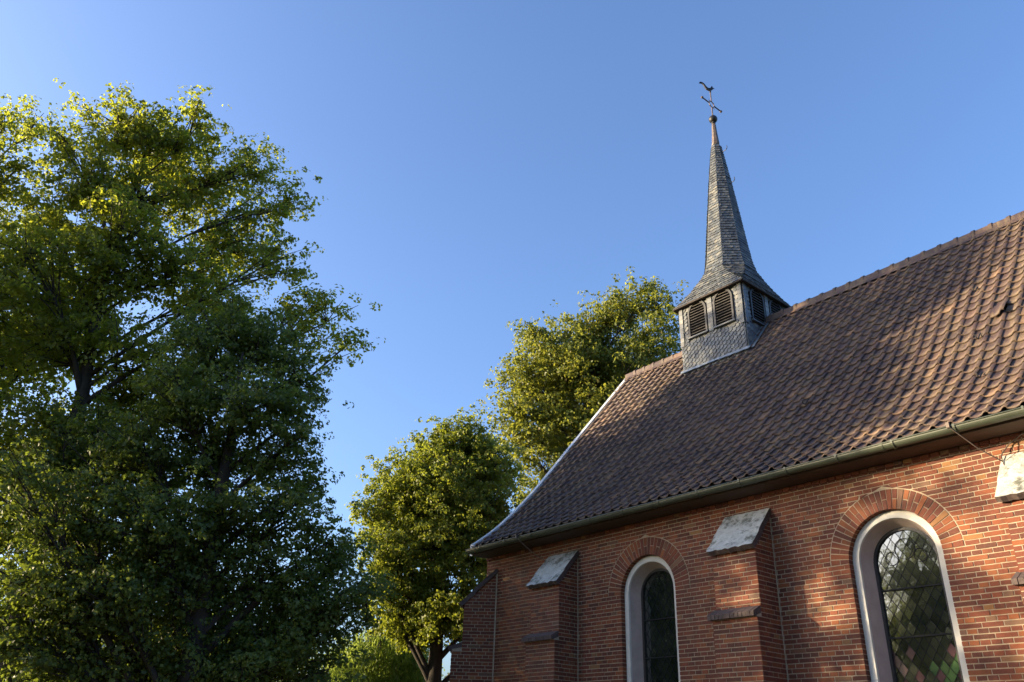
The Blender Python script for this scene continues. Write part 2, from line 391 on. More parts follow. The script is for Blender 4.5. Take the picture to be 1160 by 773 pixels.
# ---- windows
def make_window(c, hw, zs, colourful, tilt):
    g = MB(); yG = 0.345; gi = hw-0.205
    n = 24
    outl = [(c+gi, SILL+0.12)] + [(c+gi*math.cos(PI*i/n), zs+gi*math.sin(PI*i/n)) for i in range(n+1)] + [(c-gi, SILL+0.12)]
    DW, DH = 0.135, 0.200
    nx = int(2*gi/DW)+3; nz = int((zs+gi-SILL)/DH)+3
    for j in range(-1, 2*nz):
        for i in range(-1, nx+1):
            cx = c - gi + (i + (0.5 if j % 2 else 0))*DW; cz = SILL + j*DH/2
            q = clip_poly([(cx-DW/2, cz), (cx, cz-DH/2), (cx+DW/2, cz), (cx, cz+DH/2)], outl)
            if len(q) < 3: continue
            tx, tz = random.gauss(0, tilt), random.gauss(0, tilt)
            mi = 0
            if colourful and cz < 3.02 and cx > c+0.05:
                mi = random.choice((1, 2, 1, 3, 0))
            elif colourful and cz < 3.2 and random.random() < 0.12: mi = 3
            g.poly([(x_, yG + (x_-cx)*tx + (z_-cz)*tz, z_) for x_, z_ in q], mi)
    win = g.build('window', PANES); rel(win, church)
    # lead cames and saddle bars
    L = MB()
    def seg(p, q, r, y=yG-0.008):
        lst = clip_poly([p, q, (q[0]+1e-4, q[1]+1e-4)], outl)
        if len(lst) < 2: return
        lst = sorted(lst, key=lambda t: t[1]); a, b = lst[0], lst[-1]
        if (a[0]-b[0])**2 + (a[1]-b[1])**2 < 0.0009: return
        L.tube([(a[0], y, a[1]), (b[0], y, b[1])], r, 4, cap=False)
    sl = DH/DW
    for i in range(-40, 40):
        x0_ = c - gi + (i+0.5)*DW
        seg((x0_, SILL), (x0_ + (zs+gi-SILL)/sl, zs+gi), 0.003)
        seg((x0_, SILL), (x0_ - (zs+gi-SILL)/sl, zs+gi), 0.003)
    for zb in (SILL+0.62, SILL+1.22, SILL+1.80, SILL+2.42):
        L.box(c-gi, c+gi, yG-0.028, yG-0.012, zb-0.009, zb+0.009)
    for rx, rz, rr in ((0,0.17,0.14), (-0.2,0.06,0.09), (0.2,0.06,0.09)):
        L.tube([(c+rx+rr*math.cos(t*PI/10), yG-0.010, zs+rz+rr*math.sin(t*PI/10)) for t in range(21)], 0.0045, 4, cap=False)
    rel(L.build('leading', CAME), church).parent = win; 
    # render frame: flat band, then splay, then iron edge
    F = MB(); yB = 0.098
    def ring(r0, y0, r1, y1, mi):
        a = [(c-r0, y0, SILL)] + [(c+r0*math.cos(PI*(1-i/32)), y0, zs+r0*math.sin(PI*(1-i/32))) for i in range(33)] + [(c+r0, y0, SILL)]
        b = [(c-r1, y1, SILL)] + [(c+r1*math.cos(PI*(1-i/32)), y1, zs+r1*math.sin(PI*(1-i/32))) for i in range(33)] + [(c+r1, y1, SILL)]
        for i in range(len(a)-1): F.poly([a[i], a[i+1], b[i+1], b[i]], mi)
    ring(hw+0.02, yB, hw-0.012, yB, 0); ring(hw-0.012, yB, hw-0.012, yB-0.018, 0)
    ring(hw-0.012, yB-0.018, hw-0.105, yB-0.018, 0); ring(hw-0.105, yB-0.018, hw-0.112, yB+0.012, 0)
    ring(hw-0.112, yB+0.012, gi+0.018, yG-0.03, 1)
    ring(gi+0.018, yG-0.03, gi-0.022, yG-0.03, 2); ring(gi-0.022, yG-0.03, gi-0.022, yG+0.02, 2)
    F.poly([(c-gi-.02, yG+0.02, SILL), (c+gi+.02, yG+0.02, SILL), (c+gi+.02, yG+0.02, SILL+0.13), (c-gi-.02, yG+0.02, SILL+0.13)], 2)
    F.box(c-hw-0.05, c+hw+0.05, -0.06, yG, SILL-0.09, SILL-0.002, 0)
    fo = F.build('window_frame', [RENDER, SPLAY, IRON]); rel(fo, church); fo.parent = win
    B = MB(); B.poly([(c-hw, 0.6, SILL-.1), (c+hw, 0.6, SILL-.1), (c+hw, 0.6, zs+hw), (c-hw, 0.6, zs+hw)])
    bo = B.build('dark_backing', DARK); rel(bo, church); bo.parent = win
    return win
for i, (c, hw, zs, ro) in enumerate(WINS): make_window(c, hw, zs, i == 1, 0.022 if i == 0 else 0.006)

# ---- buttresses
def buttress(O, D, S, hw, u0, dup_, dlo, zw, zo, zl):
    """O point on wall line, D outward, S sideways (to the east), zw/zo heights of the sloping cap at wall and outside, zl ledge"""
    Z = P((0,0,1)); O = P(O); D = P(D); S = P(S)
    mb = MB()
    sl = (zw-zo)/(dup_-u0)
    def prof_box(off):
        prof = [(u0-0.3, 0), (dlo, 0), (dlo, zl-0.02), (dup_, zl+0.02), (dup_, zo-0.03), (u0, zw-0.03), (u0-0.3, zw-0.03)]
        for s in (-hw, hw): mb.poly([O+D*u+S*s+Z*z for u, z in prof], 1)
        for (ua, za), (ub, zb) in zip(prof[:-1], prof[1:]): mb.poly([O+D*ua+S*-hw+Z*za, O+D*ub+S*-hw+Z*zb, O+D*ub+S*hw+Z*zb, O+D*ua+S*hw+Z*za], 1)
    prof_box(0)
    def side(zb, zt):
        def e(z):
            if z < zl: return dlo
            return min(dup_, dup_ - (z-(zo-0.04))/sl)
        if zb < zl < zt: return [(u0, u0, dup_, dup_, 0, 0)]
        a, b = e(zb), e(zt)
        return [(u0, u0, a, b, 0, 0)] if a > u0+0.03 else []
    for s in (1, -1):
        if s == 1: brick_rows(mb, O+S*hw, D, S, 0, zw-0.05, side, phase=0.03)
        else: brick_rows(mb, O-S*hw, D, -S, 0, zw-0.05, side, phase=0.03)
    fr = lambda zb, zt: [(-hw, -hw, hw, hw, 0, 0)]
    brick_rows(mb, O+D*dlo, S, D, 0, zl-0.03, fr, phase=0.02)
    brick_rows(mb, O+D*dup_, S, D, zl+0.06, zo-0.05, fr, phase=0.02)
    # light mortar bead where the side meets the wall
    for s in (1, -1): mb.frame_box(O, D, S*s, Z, u0-0.01, u0+0.022, hw-0.01, hw+0.016, 0.3, zw-0.06, 1)
    b = mb.build('buttress', [BRICK, MORTAR]); rel(b, church)
    # cap: slab in three slightly uneven courses
    c = MB(); L = math.hypot(dup_+0.10-u0, (dup_+0.10-u0)*sl); ds = (D*1 - Z*sl).normalized(); nn = (D*sl + Z).normalized()
    n = 14; m = 12; ov = 0.035
    top = []
    for j in range(m+1):
        t = j/m*L; row = []
        for i in range(n+1):
            s = -hw-ov + (2*hw+2*ov)*i/n
            e = (0.012*math.sin(i*2.1+j) + random.uniform(-.008, .008)) if j == m else 0
            h = 0.035 - 0.020*(1 if j/m > 0.62 else 0) - 0.006*(1 if i in (5, 10) else 0) + random.uniform(-0.003, 0.003) + (0.012 if j >= m-1 else 0)*random.random()
            row.append(O + D*u0 + Z*(zw-0.01) + ds*(t+e) + S*s + nn*h)
        top.append(row)
    vs = [v for r in top for v in r]; W = n+1
    fs = [(j*W+i, j*W+i+1, (j+1)*W+i+1, (j+1)*W+i) for j in range(m) for i in range(n)]
    c.add(vs, fs)
    low = [v - nn*0.085 for v in top[m]]; lowt = [v - nn*0.085 for v in top[0]]
    for i in range(n): c.add([top[m][i], top[m][i+1], low[i+1], low[i]], [(0,1,2,3)], 1)
    for i in (0, n):
        for j in range(m): c.add([top[j][i], top[j+1][i], top[j+1][i]-nn*0.085, top[j][i]-nn*0.085], [(0,1,2,3)], 1)
    c.add([low[0], low[n], lowt[n], lowt[0]], [(0,1,2,3)], 1)
    co = c.build('cap', [CAP, LEDGE]); rel(co, church); co.parent = b
    g = MB()
    nb = 12
    for i in range(nb):
        s0 = -hw-0.045 + (2*hw+0.045)*i/nb; s1 = s0 + (2*hw+0.045)/nb - 0.008
        e = random.uniform(-.006, .006)
        vv = [O+D*u+S*s+Z*z for s in (s0, s1) for u, z in ((dup_-0.02, zl-0.03), (dlo+0.075+e, zl-0.035), (dlo+0.080+e, zl+0.03), (dup_-0.02, zl+0.14))]
        g.add(vv, [(0,1,2,3), (4,7,6,5), (0,4,5,1), (1,5,6,2), (2,6,7,3), (3,7,4,0)])
    go = g.build('ledge', LEDGE); rel(go, church); go.parent = b
    return b
for cx in (-11.77, -7.49, -3.22, 1.1): buttress((cx,0,0), (0,-1,0), (1,0,0), 0.39, 0.0, 0.48, 0.585, 5.235, 4.70, 3.60)
q = math.sqrt(0.5)
buttress((-14.4,0,0), (-q,-q,0), (q,-q,0), 0.40, -0.40, 0.27, 0.48, 5.22, 4.60, 3.62)

# ---- roof
SEG = []
S_tot = 0; Sp = [0]
for (a, za), (b, zb) in zip(PROF[:-1], PROF[1:]): S_tot += math.hypot(b-a, zb-za); Sp.append(S_tot)
_ys = np.array([p[0] for p in PROF]); _zs = np.array([p[1] for p in PROF]); _ss = np.array(Sp)
fs_ = np.linspace(0, S_tot, 60); fy = np.interp(fs_, _ss, _ys); fz = np.interp(fs_, _ss, _zs)
for _ in range(6):
    fy[1:-1] = (fy[:-2]+2*fy[1:-1]+fy[2:])/4; fz[1:-1] = (fz[:-2]+2*fz[1:-1]+fz[2:])/4
def surf(s):
    y = np.interp(s, fs_, fy); z = np.interp(s, fs_, fz)
    y2 = np.interp(s+0.05, fs_, fy); z2 = np.interp(s+0.05, fs_, fz); y1 = np.interp(s-0.05, fs_, fy); z1 = np.interp(s-0.05, fs_, fz)
    ty, tz = y2-y1, z2-z1; L = math.hypot(ty, tz) or 1; return y, z, -tz/L, ty/L    # position, normal (y,z)
XR0, XR1 = XW-0.03, XE+0.15
TW, TH = 0.222, 0.272
ncol = int((XR1-XR0)/TW); nrow = int(S_tot/TH)
TW = (XR1-XR0)/ncol; TH = S_tot/nrow
NU = 8; NV = 2
def tile_profile(u):           # S-shaped pantile: a shallow trough and a roll on its east side
    if u < 0.68: return 0.008 - 0.018*math.sin(PI*u/0.68)
    return 0.008 + 0.034*math.sin(PI*(u-0.68)/0.40)
tiles = MB(); hp = [tile_profile(i/NU*1.04) for i in range(NU+1)]
for r in range(nrow):
    for c_ in range(ncol):
        x0 = XR0 + c_*TW + random.uniform(-.003, .003); ds = random.gauss(0, 0.006); lift = random.uniform(-.003, .005); sk = random.uniform(-.006, .006)
        if r == int(3.6/TH) and c_ == int((-3.85-XR0)/TW): lift = 0.045; sk = 0.05; ds = -0.05
        s0 = r*TH + ds - 0.02; s1 = min(r*TH + TH + 0.05, S_tot)
        vs = []
        for j in range(NV+1):
            s = s0 + (s1-s0)*j/NV; y, z, ny, nz = surf(s); up = 0.042*(1-j/NV) + 0.012 + lift + 0.016*math.sin(x0*0.9+s*0.7)*math.sin(s*1.3+x0*0.31) - 0.010
            for i in range(NU+1):
                h = hp[i] + up + sk*(i/NU-0.5)*(1-j/NV)
                vs.append((x0 + TW*1.04*i/NU, y + ny*h, z + nz*h))
        W = NU+1
        y, z, ny, nz = surf(s0)
        for i in range(W):
            p = vs[i]; vs.append((p[0], p[1]-ny*0.022, p[2]-nz*0.022))
        b = (NV+1)*W
        F = [(j*W+i, j*W+i+1, (j+1)*W+i+1, (j+1)*W+i) for j in range(NV) for i in range(NU)] + [(b+i, b+i+1, i+1, i) for i in range(NU)]
        tiles.add(vs, F)
nb = len(tiles.v); nf = len(tiles.f)
tiles.v += [(x, 9.5-y, z) for x, y, z in tiles.v[:nb]]
tiles.f += [[i+nb for i in f][::-1] for f in tiles.f[:nf]]; tiles.mi += tiles.mi[:nf]
# deck below the tiles
for side in (0, 1):
    for k in range(len(fs_)-1):
        ya, za, yb, zb = fy[k], fz[k]-0.03, fy[k+1], fz[k+1]-0.03
        if side: ya, yb = 9.5-ya, 9.5-yb
        tiles.poly([(XR0+0.03, ya, za), (XR1-0.03, ya, za), (XR1-0.03, yb, zb), (XR0+0.03, yb, zb)], 1)
roof = tiles.build('roof', [TILE, UNDERLAY], smooth=False); rel(roof, church)
def sub(o, parent): rel(o, church); o.parent = parent; return o
def part(o): return rel(o, church)
# smooth the S profile without smoothing the steps
roof.data.polygons.foreach_set('use_smooth', [True]*len(roof.data.polygons))
# ridge tiles with collars
rd = MB(); k = 0; xx = XR0
while xx < XR1:
    x1 = xx+0.36
    if not (-11.5 < xx < -9.9):
        for (xa, xb, r) in ((xx, x1, 0.105), (x1-0.05, x1+0.02, 0.124)):
            pts = [(0.185, -0.155), (0.130, -0.065)] + [(0.0 + r*1.15*math.cos(t*PI/8), r*math.sin(t*PI/8)) for t in range(1, 8)] + [(-0.130, -0.065), (-0.185, -0.155)]
            for (ya, za), (yb, zb) in zip(pts[:-1], pts[1:]):
                rd.poly([(xa, 4.75+ya, 11.385+za), (xb, 4.75+ya, 11.385+za+.006), (xb, 4.75+yb, 11.385+zb+.006), (xa, 4.75+yb, 11.385+zb)])
            rd.poly([(xb, 4.75+ya, 11.385+za) for ya, za in pts])
    xx = x1 - 0.02
sub(rd.build('ridge', TILE), roof)
# verge flashings on both gables, on both slopes
for xa, xb in ((XR0-0.06, XR0+0.055), (XR1-0.055, XR1+0.075)):
    vg = MB()
    pts = [(fy[k], fz[k]) for k in range(len(fs_))] + [(9.5-fy[k], fz[k]) for k in range(len(fs_)-1)][::-1]
    for (ya, za), (yb, zb) in zip(pts[:-1], pts[1:]):
        t, u = 0.085, -0.16
        vg.poly([(xa,ya,za+t), (xb,ya,za+t), (xb,yb,zb+t), (xa,yb,zb+t)]); vg.poly([(xb,ya,za+t), (xb,ya,za), (xb,yb,zb), (xb,yb,zb+t)])
        vg.poly([(xa,ya,za+t), (xa,yb,zb+t), (xa,yb,zb+u), (xa,ya,za+u)]); vg.poly([(xa,ya,za+u), (xa,yb,zb+u), (xb+.04,yb,zb+u), (xb+.04,ya,za+u)])
    vg.poly([(xa, fy[0], fz[0]-.16), (xb, fy[0], fz[0]-.16), (xb, fy[0], fz[0]+.085), (xa, fy[0], fz[0]+.085)])
    sub(vg.build('verge_flashing', VERGE), roof)
# soffit boards
so = MB()
for s, y0 in ((1, 0.0), (-1, 9.5)):
    ya, yb = (y0-0.40, y0+0.05) if s == 1 else (y0-0.05, y0+0.40)
    so.box(XR0, XR1, ya, yb, WT+0.004, WT+0.03); so.box(XR0, XR1, min(y0-s*0.40, y0-s*0.425), max(y0-s*0.40, y0-s*0.425), WT+0.004, 5.635)
sub(so.build('soffit', WOOD), roof)
# roof hooks
for hx, hs in ((-7.0, 2.6), (-4.35, 4.9), (-4.1, 3.0), (-3.9, 1.6), (-9.0, 4.0)):
    y, z, ny, nz = surf(hs); h = MB()
    b0 = P((hx, y+ny*0.04, z+nz*0.04)); dn = P((0, -nz, ny)) 
    n_ = P((0, ny, nz)); d_ = P((0, -nz, ny)) if nz > 0 else P((0, nz, -ny))
    h.tube([b0 - d_*0.10, b0 + n_*0.015, b0 + d_*0.12 + n_*0.02, b0 + d_*0.17 + n_*0.07, b0 + d_*0.14 + n_*0.12], 0.011, 5)
    sub(h.build('roof_hook', IRON), roof)
# gutter
gu = MB(); GY, GZ, GR = -0.500, 5.590, 0.074
def gsec(r): return [(GY + r*math.cos(PI + t*PI/10), GZ + r*math.sin(PI + t*PI/10)) for t in range(11)]
so_, si_ = gsec(GR), gsec(GR-0.006)
xs = np.linspace(XR0-0.01, XR1, 40)
for xa, xb in zip(xs[:-1], xs[1:]):
    for S_ in (so_, si_):
        for (ya, za), (yb, zb) in zip(S_[:-1], S_[1:]): gu.poly([(xa,ya,za), (xb,ya,za), (xb,yb,zb), (xa,yb,zb)])
for xe in (XR0-0.01, XR1): gu.poly([(xe, y, z) for y, z in so_])
gu.tube([(XR0-0.01, GY-GR-0.004, GZ+0.004), (XR1, GY-GR-0.004, GZ+0.004)], 0.011, 6)
xx = XR0+1.1
while xx < XR1:            # overlapping joints
    S_ = gsec(GR+0.007)
    for (ya, za), (yb, zb) in zip(S_[:-1], S_[1:]): gu.poly([(xx,ya,za), (xx+.05,ya,za), (xx+.05,yb,zb), (xx,yb,zb)])
    xx += 2.05
gutter = gu.build('gutter', GUTTER, smooth=True); part(gutter)
xx = XR0+0.45; 
while xx < XR1:
    b = MB(); S_ = gsec(GR+0.012)
    for (ya, za), (yb, zb) in zip(S_[:-1], S_[1:]):
        b.poly([(xx,ya,za), (xx+.028,ya,za), (xx+.028,yb,zb), (xx,yb,zb)])
        for xe in (xx, xx+0.028): b.poly([(xe,ya,za), (xe,yb,zb), (xe,yb+(GY-yb)*0.08,zb+(GZ-zb)*0.08), (xe,ya+(GY-ya)*0.08,za+(GZ-za)*0.08)])
    b.box(xx, xx+0.028, GY-GR-0.014, GY-GR-0.004, GZ-0.01, GZ+0.022); b.box(xx, xx+0.028, GY+GR+0.002, GY+GR+0.013, GZ-0.01, GZ+0.06)
    sub(b.build('gutter_bracket', GUTTER), gutter); xx += 0.82
# lightning conductor cables between gutter and buttress caps
for bx in (-3.61, -12.16):
    w_ = MB()
    w_.tube([(bx-0.38, GY-GR-0.02, GZ+0.05), (bx-0.36, GY-GR-0.03, GZ-0.02), (bx-0.17, -0.34, 5.30), (bx+0.0, -0.14, 5.14), (bx+0.02, -0.18, 5.07)], 0.008, 5)
    if bx > -5: w_.tube([(bx-0.01, -0.13, 5.15), (bx-0.02, -0.07, 5.25), (bx+0.08, -0.04, 5.37), (bx+0.25, -0.04, 5.46), (bx+0.4, -0.05, 5.49)], 0.008, 5)
    w_.box(bx-0.395, bx-0.355, GY-GR-0.035, GY-GR-0.0, GZ-0.02, GZ+0.05)
    part(w_.build('lightning_cable', COPPER))

# ------------------------------------------------------------------ steeple
BX, BY, BH = -10.57, 4.75, 0.94
LZ0, LZ1 = 11.17, 12.10; LH = 0.262; LO = 0.395      # louvre opening: bottom, top, half width, offset from centre
sp = MB()
faces = [((0,-1,0), (1,0,0)), ((1,0,0), (0,1,0)), ((0,1,0), (-1,0,0)), ((-1,0,0), (0,-1,0))]
Bc = P((BX, BY, 0)); Zv = P((0,0,1))
ZB0, ZB1 = 9.6, 12.16
def in_louvre(u, z, m=0.0):
    for o_ in (-LO, LO):
        d = abs(u-o_)
        if d < LH+m and LZ0-m < z:
            if z < LZ1-LH or math.hypot(d, z-(LZ1-LH)) < LH+m: return True
    return False
for N_, U_ in faces:
    N_ = P(N_); U_ = P(U_); O_ = Bc + N_*BH
    # backing wall strips round the openings
    xsb = [-BH]; 
    for o_ in (-LO, LO): xsb += list(np.linspace(o_-LH, o_+LH, 11))
    xsb.append(BH)
    for a, b in zip(xsb[:-1], xsb[1:]):
        mid = (a+b)/2; hit = [o_ for o_ in (-LO, LO) if abs(mid-o_) < LH]
        if not hit: sp.poly([O_+U_*a+Zv*ZB0, O_+U_*b+Zv*ZB0, O_+U_*b+Zv*ZB1, O_+U_*a+Zv*ZB1], 1)
        else:
            o_ = hit[0]; top = lambda x_: LZ1-LH + math.sqrt(max(0, LH**2-(x_-o_)**2))
            sp.poly([O_+U_*a+Zv*ZB0, O_+U_*b+Zv*ZB0, O_+U_*b+Zv*LZ0, O_+U_*a+Zv*LZ0], 1)
            sp.poly([O_+U_*a+Zv*top(a), O_+U_*b+Zv*top(b), O_+U_*b+Zv*ZB1, O_+U_*a+Zv*ZB1], 1)
    # diagonal slates, lower ones overlapped by upper ones
    rot = math.radians(38); ca, sa = math.cos(rot), math.sin(rot); SW, SH = 0.128, 0.092
    rect = [(-BH, ZB0), (BH, ZB0), (BH, ZB1), (-BH, ZB1)]
    for j in range(-36, 44):
        for i in range(-34, 34):
            lu = i*SW + (SW/2 if j % 2 else 0) + random.uniform(-.006, .006); lz = j*SH + random.uniform(-.006, .006)
            u = lu*ca - lz*sa; z = 10.9 + lu*sa + lz*ca
            if abs(u) > BH+0.15 or not (ZB0-0.2 < z < ZB1+0.1): continue
            shp = [(-SW*.5, SH*.75), (-SW*.5, -SH*.15), (-SW*.32, -SH*.48), (0.0, -SH*.60), (SW*.34, -SH*.48), (SW*.5, -SH*.1), (SW*.5, SH*.75)]
            pl = [(u + a*ca - b*sa, z + a*sa + b*ca) for a, b in shp]
            if any(in_louvre(a, b, 0.035) for a, b in pl): 
                if in_louvre(u, z, 0.02) or in_louvre(pl[3][0], pl[3][1], 0.01) or in_louvre(pl[0][0], pl[0][1], 0.01) or in_louvre(pl[6][0], pl[6][1], .01): continue
            pl = clip_poly(pl, rect)
            if len(pl) < 3: continue
            def off(a, b):
                ly = -(a-u)*sa + (b-z)*ca
                return 0.016 + 0.014*(0.5 - ly/SH)
            h = random.uniform(0, 0.004)
            top = [O_ + U_*a + Zv*b + N_*(off(a, b)+h) for a, b in pl]
            nn_ = len(top); bot = [t - N_*0.010 for t in top]
            sp.add(top + bot, [list(range(nn_))] + [(k_, (k_+1) % nn_, nn_+(k_+1) % nn_, nn_+k_) for k_ in range(nn_)], 0)
    # upright border slates at the corners and between the openings
    for uc, ww, z_0 in ((-BH+0.045, 0.10, 11.0), (BH-0.045, 0.10, 11.0), (0.0, 0.14, 11.12)):
        z = z_0
        while z < ZB1-0.05:
            sp.frame_box(O_, U_, Zv, N_, uc-ww/2, uc+ww/2, z, z+0.125, 0.034, 0.044+random.uniform(0, .006)); z += 0.13
belfry = sp.build('belfry', [SLATE, SLATE]); part(belfry)
for N_, U_ in faces:
    N_ = P(N_); U_ = P(U_); O_ = Bc + N_*BH
    for o_ in (-LO, LO):
        lv = MB(); zc = LZ1-LH
        z = LZ0 + 0.045
        while z < LZ1-0.03:
            hw_ = LH if z < zc else math.sqrt(max(0.0009, LH**2-(z-zc)**2))
            vv = [O_+U_*(o_+s*hw_)+Zv*(z+dz)+N_*dn for s in (-1, 1) for dn, dz in ((0.035, -0.035), (0.035, -0.020), (-0.055, 0.035), (-0.055, 0.020))]
            lv.add(vv, [(0,1,2,3), (4,7,6,5), (0,4,5,1), (1,5,6,2), (2,6,7,3), (3,7,4,0)], 0); z += 0.076
        lv.poly([O_+U_*(o_+a)+Zv*b-N_*0.10 for a, b in ((-LH-.05, LZ0-.05), (LH+.05, LZ0-.05), (LH+.05, LZ1+.05), (-LH-.05, LZ1+.05))], 1)
        pts = [(o_-LH, LZ0)] + [(o_+LH*math.cos(PI*(1-k/16)), zc+LH*math.sin(PI*(1-k/16))) for k in range(17)] + [(o_+LH, LZ0)]
        pin = [(o_+(a-o_)*0.90, zc+(b-zc)*(0.90 if b > zc else 1)) for a, b in pts]; pout = [(o_+(a-o_)*1.10, zc+(b-zc)*(1.10 if b > zc else 1)) for a, b in pts]
        for k in range(len(pts)-1):
            for A_, B_, n0, n1, mi in ((pin, pout, 0.052, 0.052, 2), (pin, pin, 0.052, -0.06, 2), (pout, pout, 0.052, 0.0, 2)):
                lv.poly([O_+U_*A_[k][0]+Zv*A_[k][1]+N_*n0, O_+U_*A_[k+1][0]+Zv*A_[k+1][1]+N_*n0, O_+U_*B_[k+1][0]+Zv*B_[k+1][1]+N_*n1, O_+U_*B_[k][0]+Zv*B_[k][1]+N_*n1], mi)
        lv.frame_box(O_, U_, Zv, N_, o_-LH-0.05, o_+LH+0.05, LZ0-0.035, LZ0+0.002, -0.02, 0.085, 3)
        sub(lv.build('louvre_window', [LOUVRE, DARK, IRON, SLATE]), belfry)
# flashing along the foot of the belfry
fl = MB()
yf = BY-BH; zf = zroof(yf)+0.075
nx = 16
for k in range(nx):
    xa = BX-BH-0.08 + (2*BH+0.16)*k/nx; xb = BX-BH-0.08 + (2*BH+0.16)*(k+1)/nx
    e = random.uniform(-.015, .02)
    fl.poly([(xa, yf-0.035, zf+0.045+e), (xb, yf-0.035, zf+0.045-e), (xb, yf-0.05, zf-0.01), (xa, yf-0.05, zf-0.01)])
    fl.poly([(xa, yf-0.05, zf-0.01), (xb, yf-0.05, zf-0.01), (xb, yf-0.08-e, zf-0.035-e*1.2), (xa, yf-0.08-e, zf-0.035-e*1.2)])
for sx in (-1, 1):
    for sy in (1, -1):
        for k in range(8):
            ya = BH - BH*k/8; yb = BH - BH*(k+1)/8
            za = zroof(BY-ya)+0.07; zb = zroof(BY-yb)+0.07; xw = BX+sx*(BH+0.035); xo = BX+sx*(BH+0.15)
            Ya, Yb = BY-sy*ya, BY-sy*yb
            fl.poly([(xw, Ya, za+0.06), (xw, Yb, zb+0.06), (xw, Yb, zb), (xw, Ya, za)]); fl.poly([(xw, Ya, za), (xw, Yb, zb), (xo, Yb, zb-.005), (xo, Ya, za-.005)])
            fl.poly([(xw-sx*.02, Ya, za+0.06), (xw, Ya, za+0.06), (xw, Yb, zb+0.06), (xw-sx*.02, Yb, zb+0.06)])
sub(fl.build('flashing', LEAD), belfry)
# spire: square skirt turning into an octagon
def oct_ring(z, R):
    return [P((BX + R*math.cos(PI/8 + k*PI/4), BY + R*math.sin(PI/8 + k*PI/4), z)) for k in range(8)]
def sq_ring(z, h):
    c_ = {}
    out = []
    for k in range(8):
        a = PI/8 + k*PI/4; x_, y_ = math.cos(a), math.sin(a)
        out.append(P((BX + math.copysign(h, x_), BY + math.copysign(h, y_), z)))
    return out
def lerp_ring(A_, B_, t): return [a.lerp(b, t) for a, b in zip(A_, B_)]
skz = [(12.10, 1.085, 0.0), (12.30, 0.955, 0.18), (12.55, 0.845, 0.45), (12.80, 0.765, 0.78), (13.05, 0.70, 1.0)]
rings = []
for z, h, t in skz: rings.append(lerp_ring(sq_ring(z, h*0.985 if t == 0 else h), oct_ring(z, h*1.04 if t < 1 else h), t))
for z, R in ((13.35, 0.625), (13.9, 0.555), (15.0, 0.435), (16.2, 0.298), (17.0, 0.195), (17.45, 0.135)): rings.append(oct_ring(z, R))
st = MB()
for A_, B_ in zip(rings[:-1], rings[1:]):
    for k in range(8):
        a, b, c_, d = A_[k], A_[(k+1) % 8], B_[(k+1) % 8], B_[k]
        L0 = (b-a).length; L1 = (c_-d).length; H = ((c_+d)/2-(a+b)/2).length
        if L0 < 1e-4: st.poly([a, c_, d], 1)
        else: st.poly([a, b, c_, d], 1)
        nrm = (c_-a).cross(d-b); nrm.normalize()
        if nrm.dot(a - P((BX, BY, a.z))) < 0 and (a-P((BX,BY,a.z))).length > 0: nrm = -nrm
        nr = max(1, int(round(H/0.095)))
        for r in range(nr):
            v0 = r/nr; v1 = (r+1)/nr + 0.25/nr; Lw = L0+(L1-L0)*v0
            ncs = max(1, int(round(Lw/0.115))); ph = 0.5 if r % 2 else 0.0
            for i in range(-1, ncs+1):
                u0 = max(0, (i+ph)/ncs); u1 = min(1, (i+1+ph)/ncs)
                if u1-u0 < 0.08/ncs: continue
                def Q(u, v, h): return (a.lerp(b, u)).lerp(d.lerp(c_, u), min(v, 1.0)) + nrm*h
                h0 = 0.020+random.uniform(0, .010); dv = random.uniform(-.15, .1)/nr
                um = (u0+u1)/2
                vs = [Q(u0, v0+dv*.4+0.12/nr, h0), Q(um, v0+dv, h0), Q(u1, v0+dv*.4+0.12/nr, h0), Q(u1, v1, 0.005), Q(u0, v1, 0.005),
                      Q(u0, v0+dv*.4+0.12/nr, h0-.012), Q(um, v0+dv, h0-.012), Q(u1, v0+dv*.4+0.12/nr, h0-.012)]
                st.add(vs, [(0,1,2,3,4), (0,5,6,1), (1,6,7,2), (2,7,3), (0,4,5)], 0)
    for k in range(8):       # hip slates
        if (B_[k]-A_[k]).length > 0.2 and A_[0].z > 12.95:
            st.tube([A_[k], B_[k]], 0.017, 5, 0, False)
# underside of the skirt and its edge board
for k, (N_, U_) in enumerate(faces):
    N_ = P(N_); U_ = P(U_)
    o1 = Bc + Zv*12.085
    st.poly([o1+N_*1.07-U_*1.07, o1+N_*1.07+U_*1.07, o1+N_*0.9+U_*0.9, o1+N_*0.9-U_*0.9], 1)
    st.frame_box(Bc+N_*1.055, U_, Zv, N_, -1.055, 1.055, 12.075, 12.125, -0.01, 0.025, 1)
# small ledge of slates where skirt meets spire
spire = st.build('spire', [SLATE, UNDERLAY]); part(spire)
cp = MB(); cp.tube([(BX,BY,17.40), (BX,BY,17.55), (BX,BY,17.9), (BX,BY,18.25), (BX,BY,18.38)], [0.155, 0.115, 0.085, 0.065, 0.035], 8)
for k in range(8):
    a = PI/8+k*PI/4; cp.poly([(BX+0.15*math.cos(a),BY+0.15*math.sin(a),17.42), (BX+0.15*math.cos(a+PI/4),BY+0.15*math.sin(a+PI/4),17.42), (BX+0.17*math.cos(a+PI/8),BY+0.17*math.sin(a+PI/8),17.28)])
sub(cp.build('tip_sheath', COPPER), spire)
bl = MB(); bl.sphere((BX,BY,18.50), 0.125, 18, 12); bl.tube([(BX,BY,18.32), (BX,BY,18.40)], 0.06, 10); sub(bl.build('finial_ball', IRON, smooth=True), spire)
cr = MB(); CZ = 19.08
cr.tube([(BX,BY,18.6), (BX,BY,CZ-0.11)], 0.020, 6); cr.tube([(BX,BY,CZ+0.11), (BX,BY,19.66)], 0.018, 6)
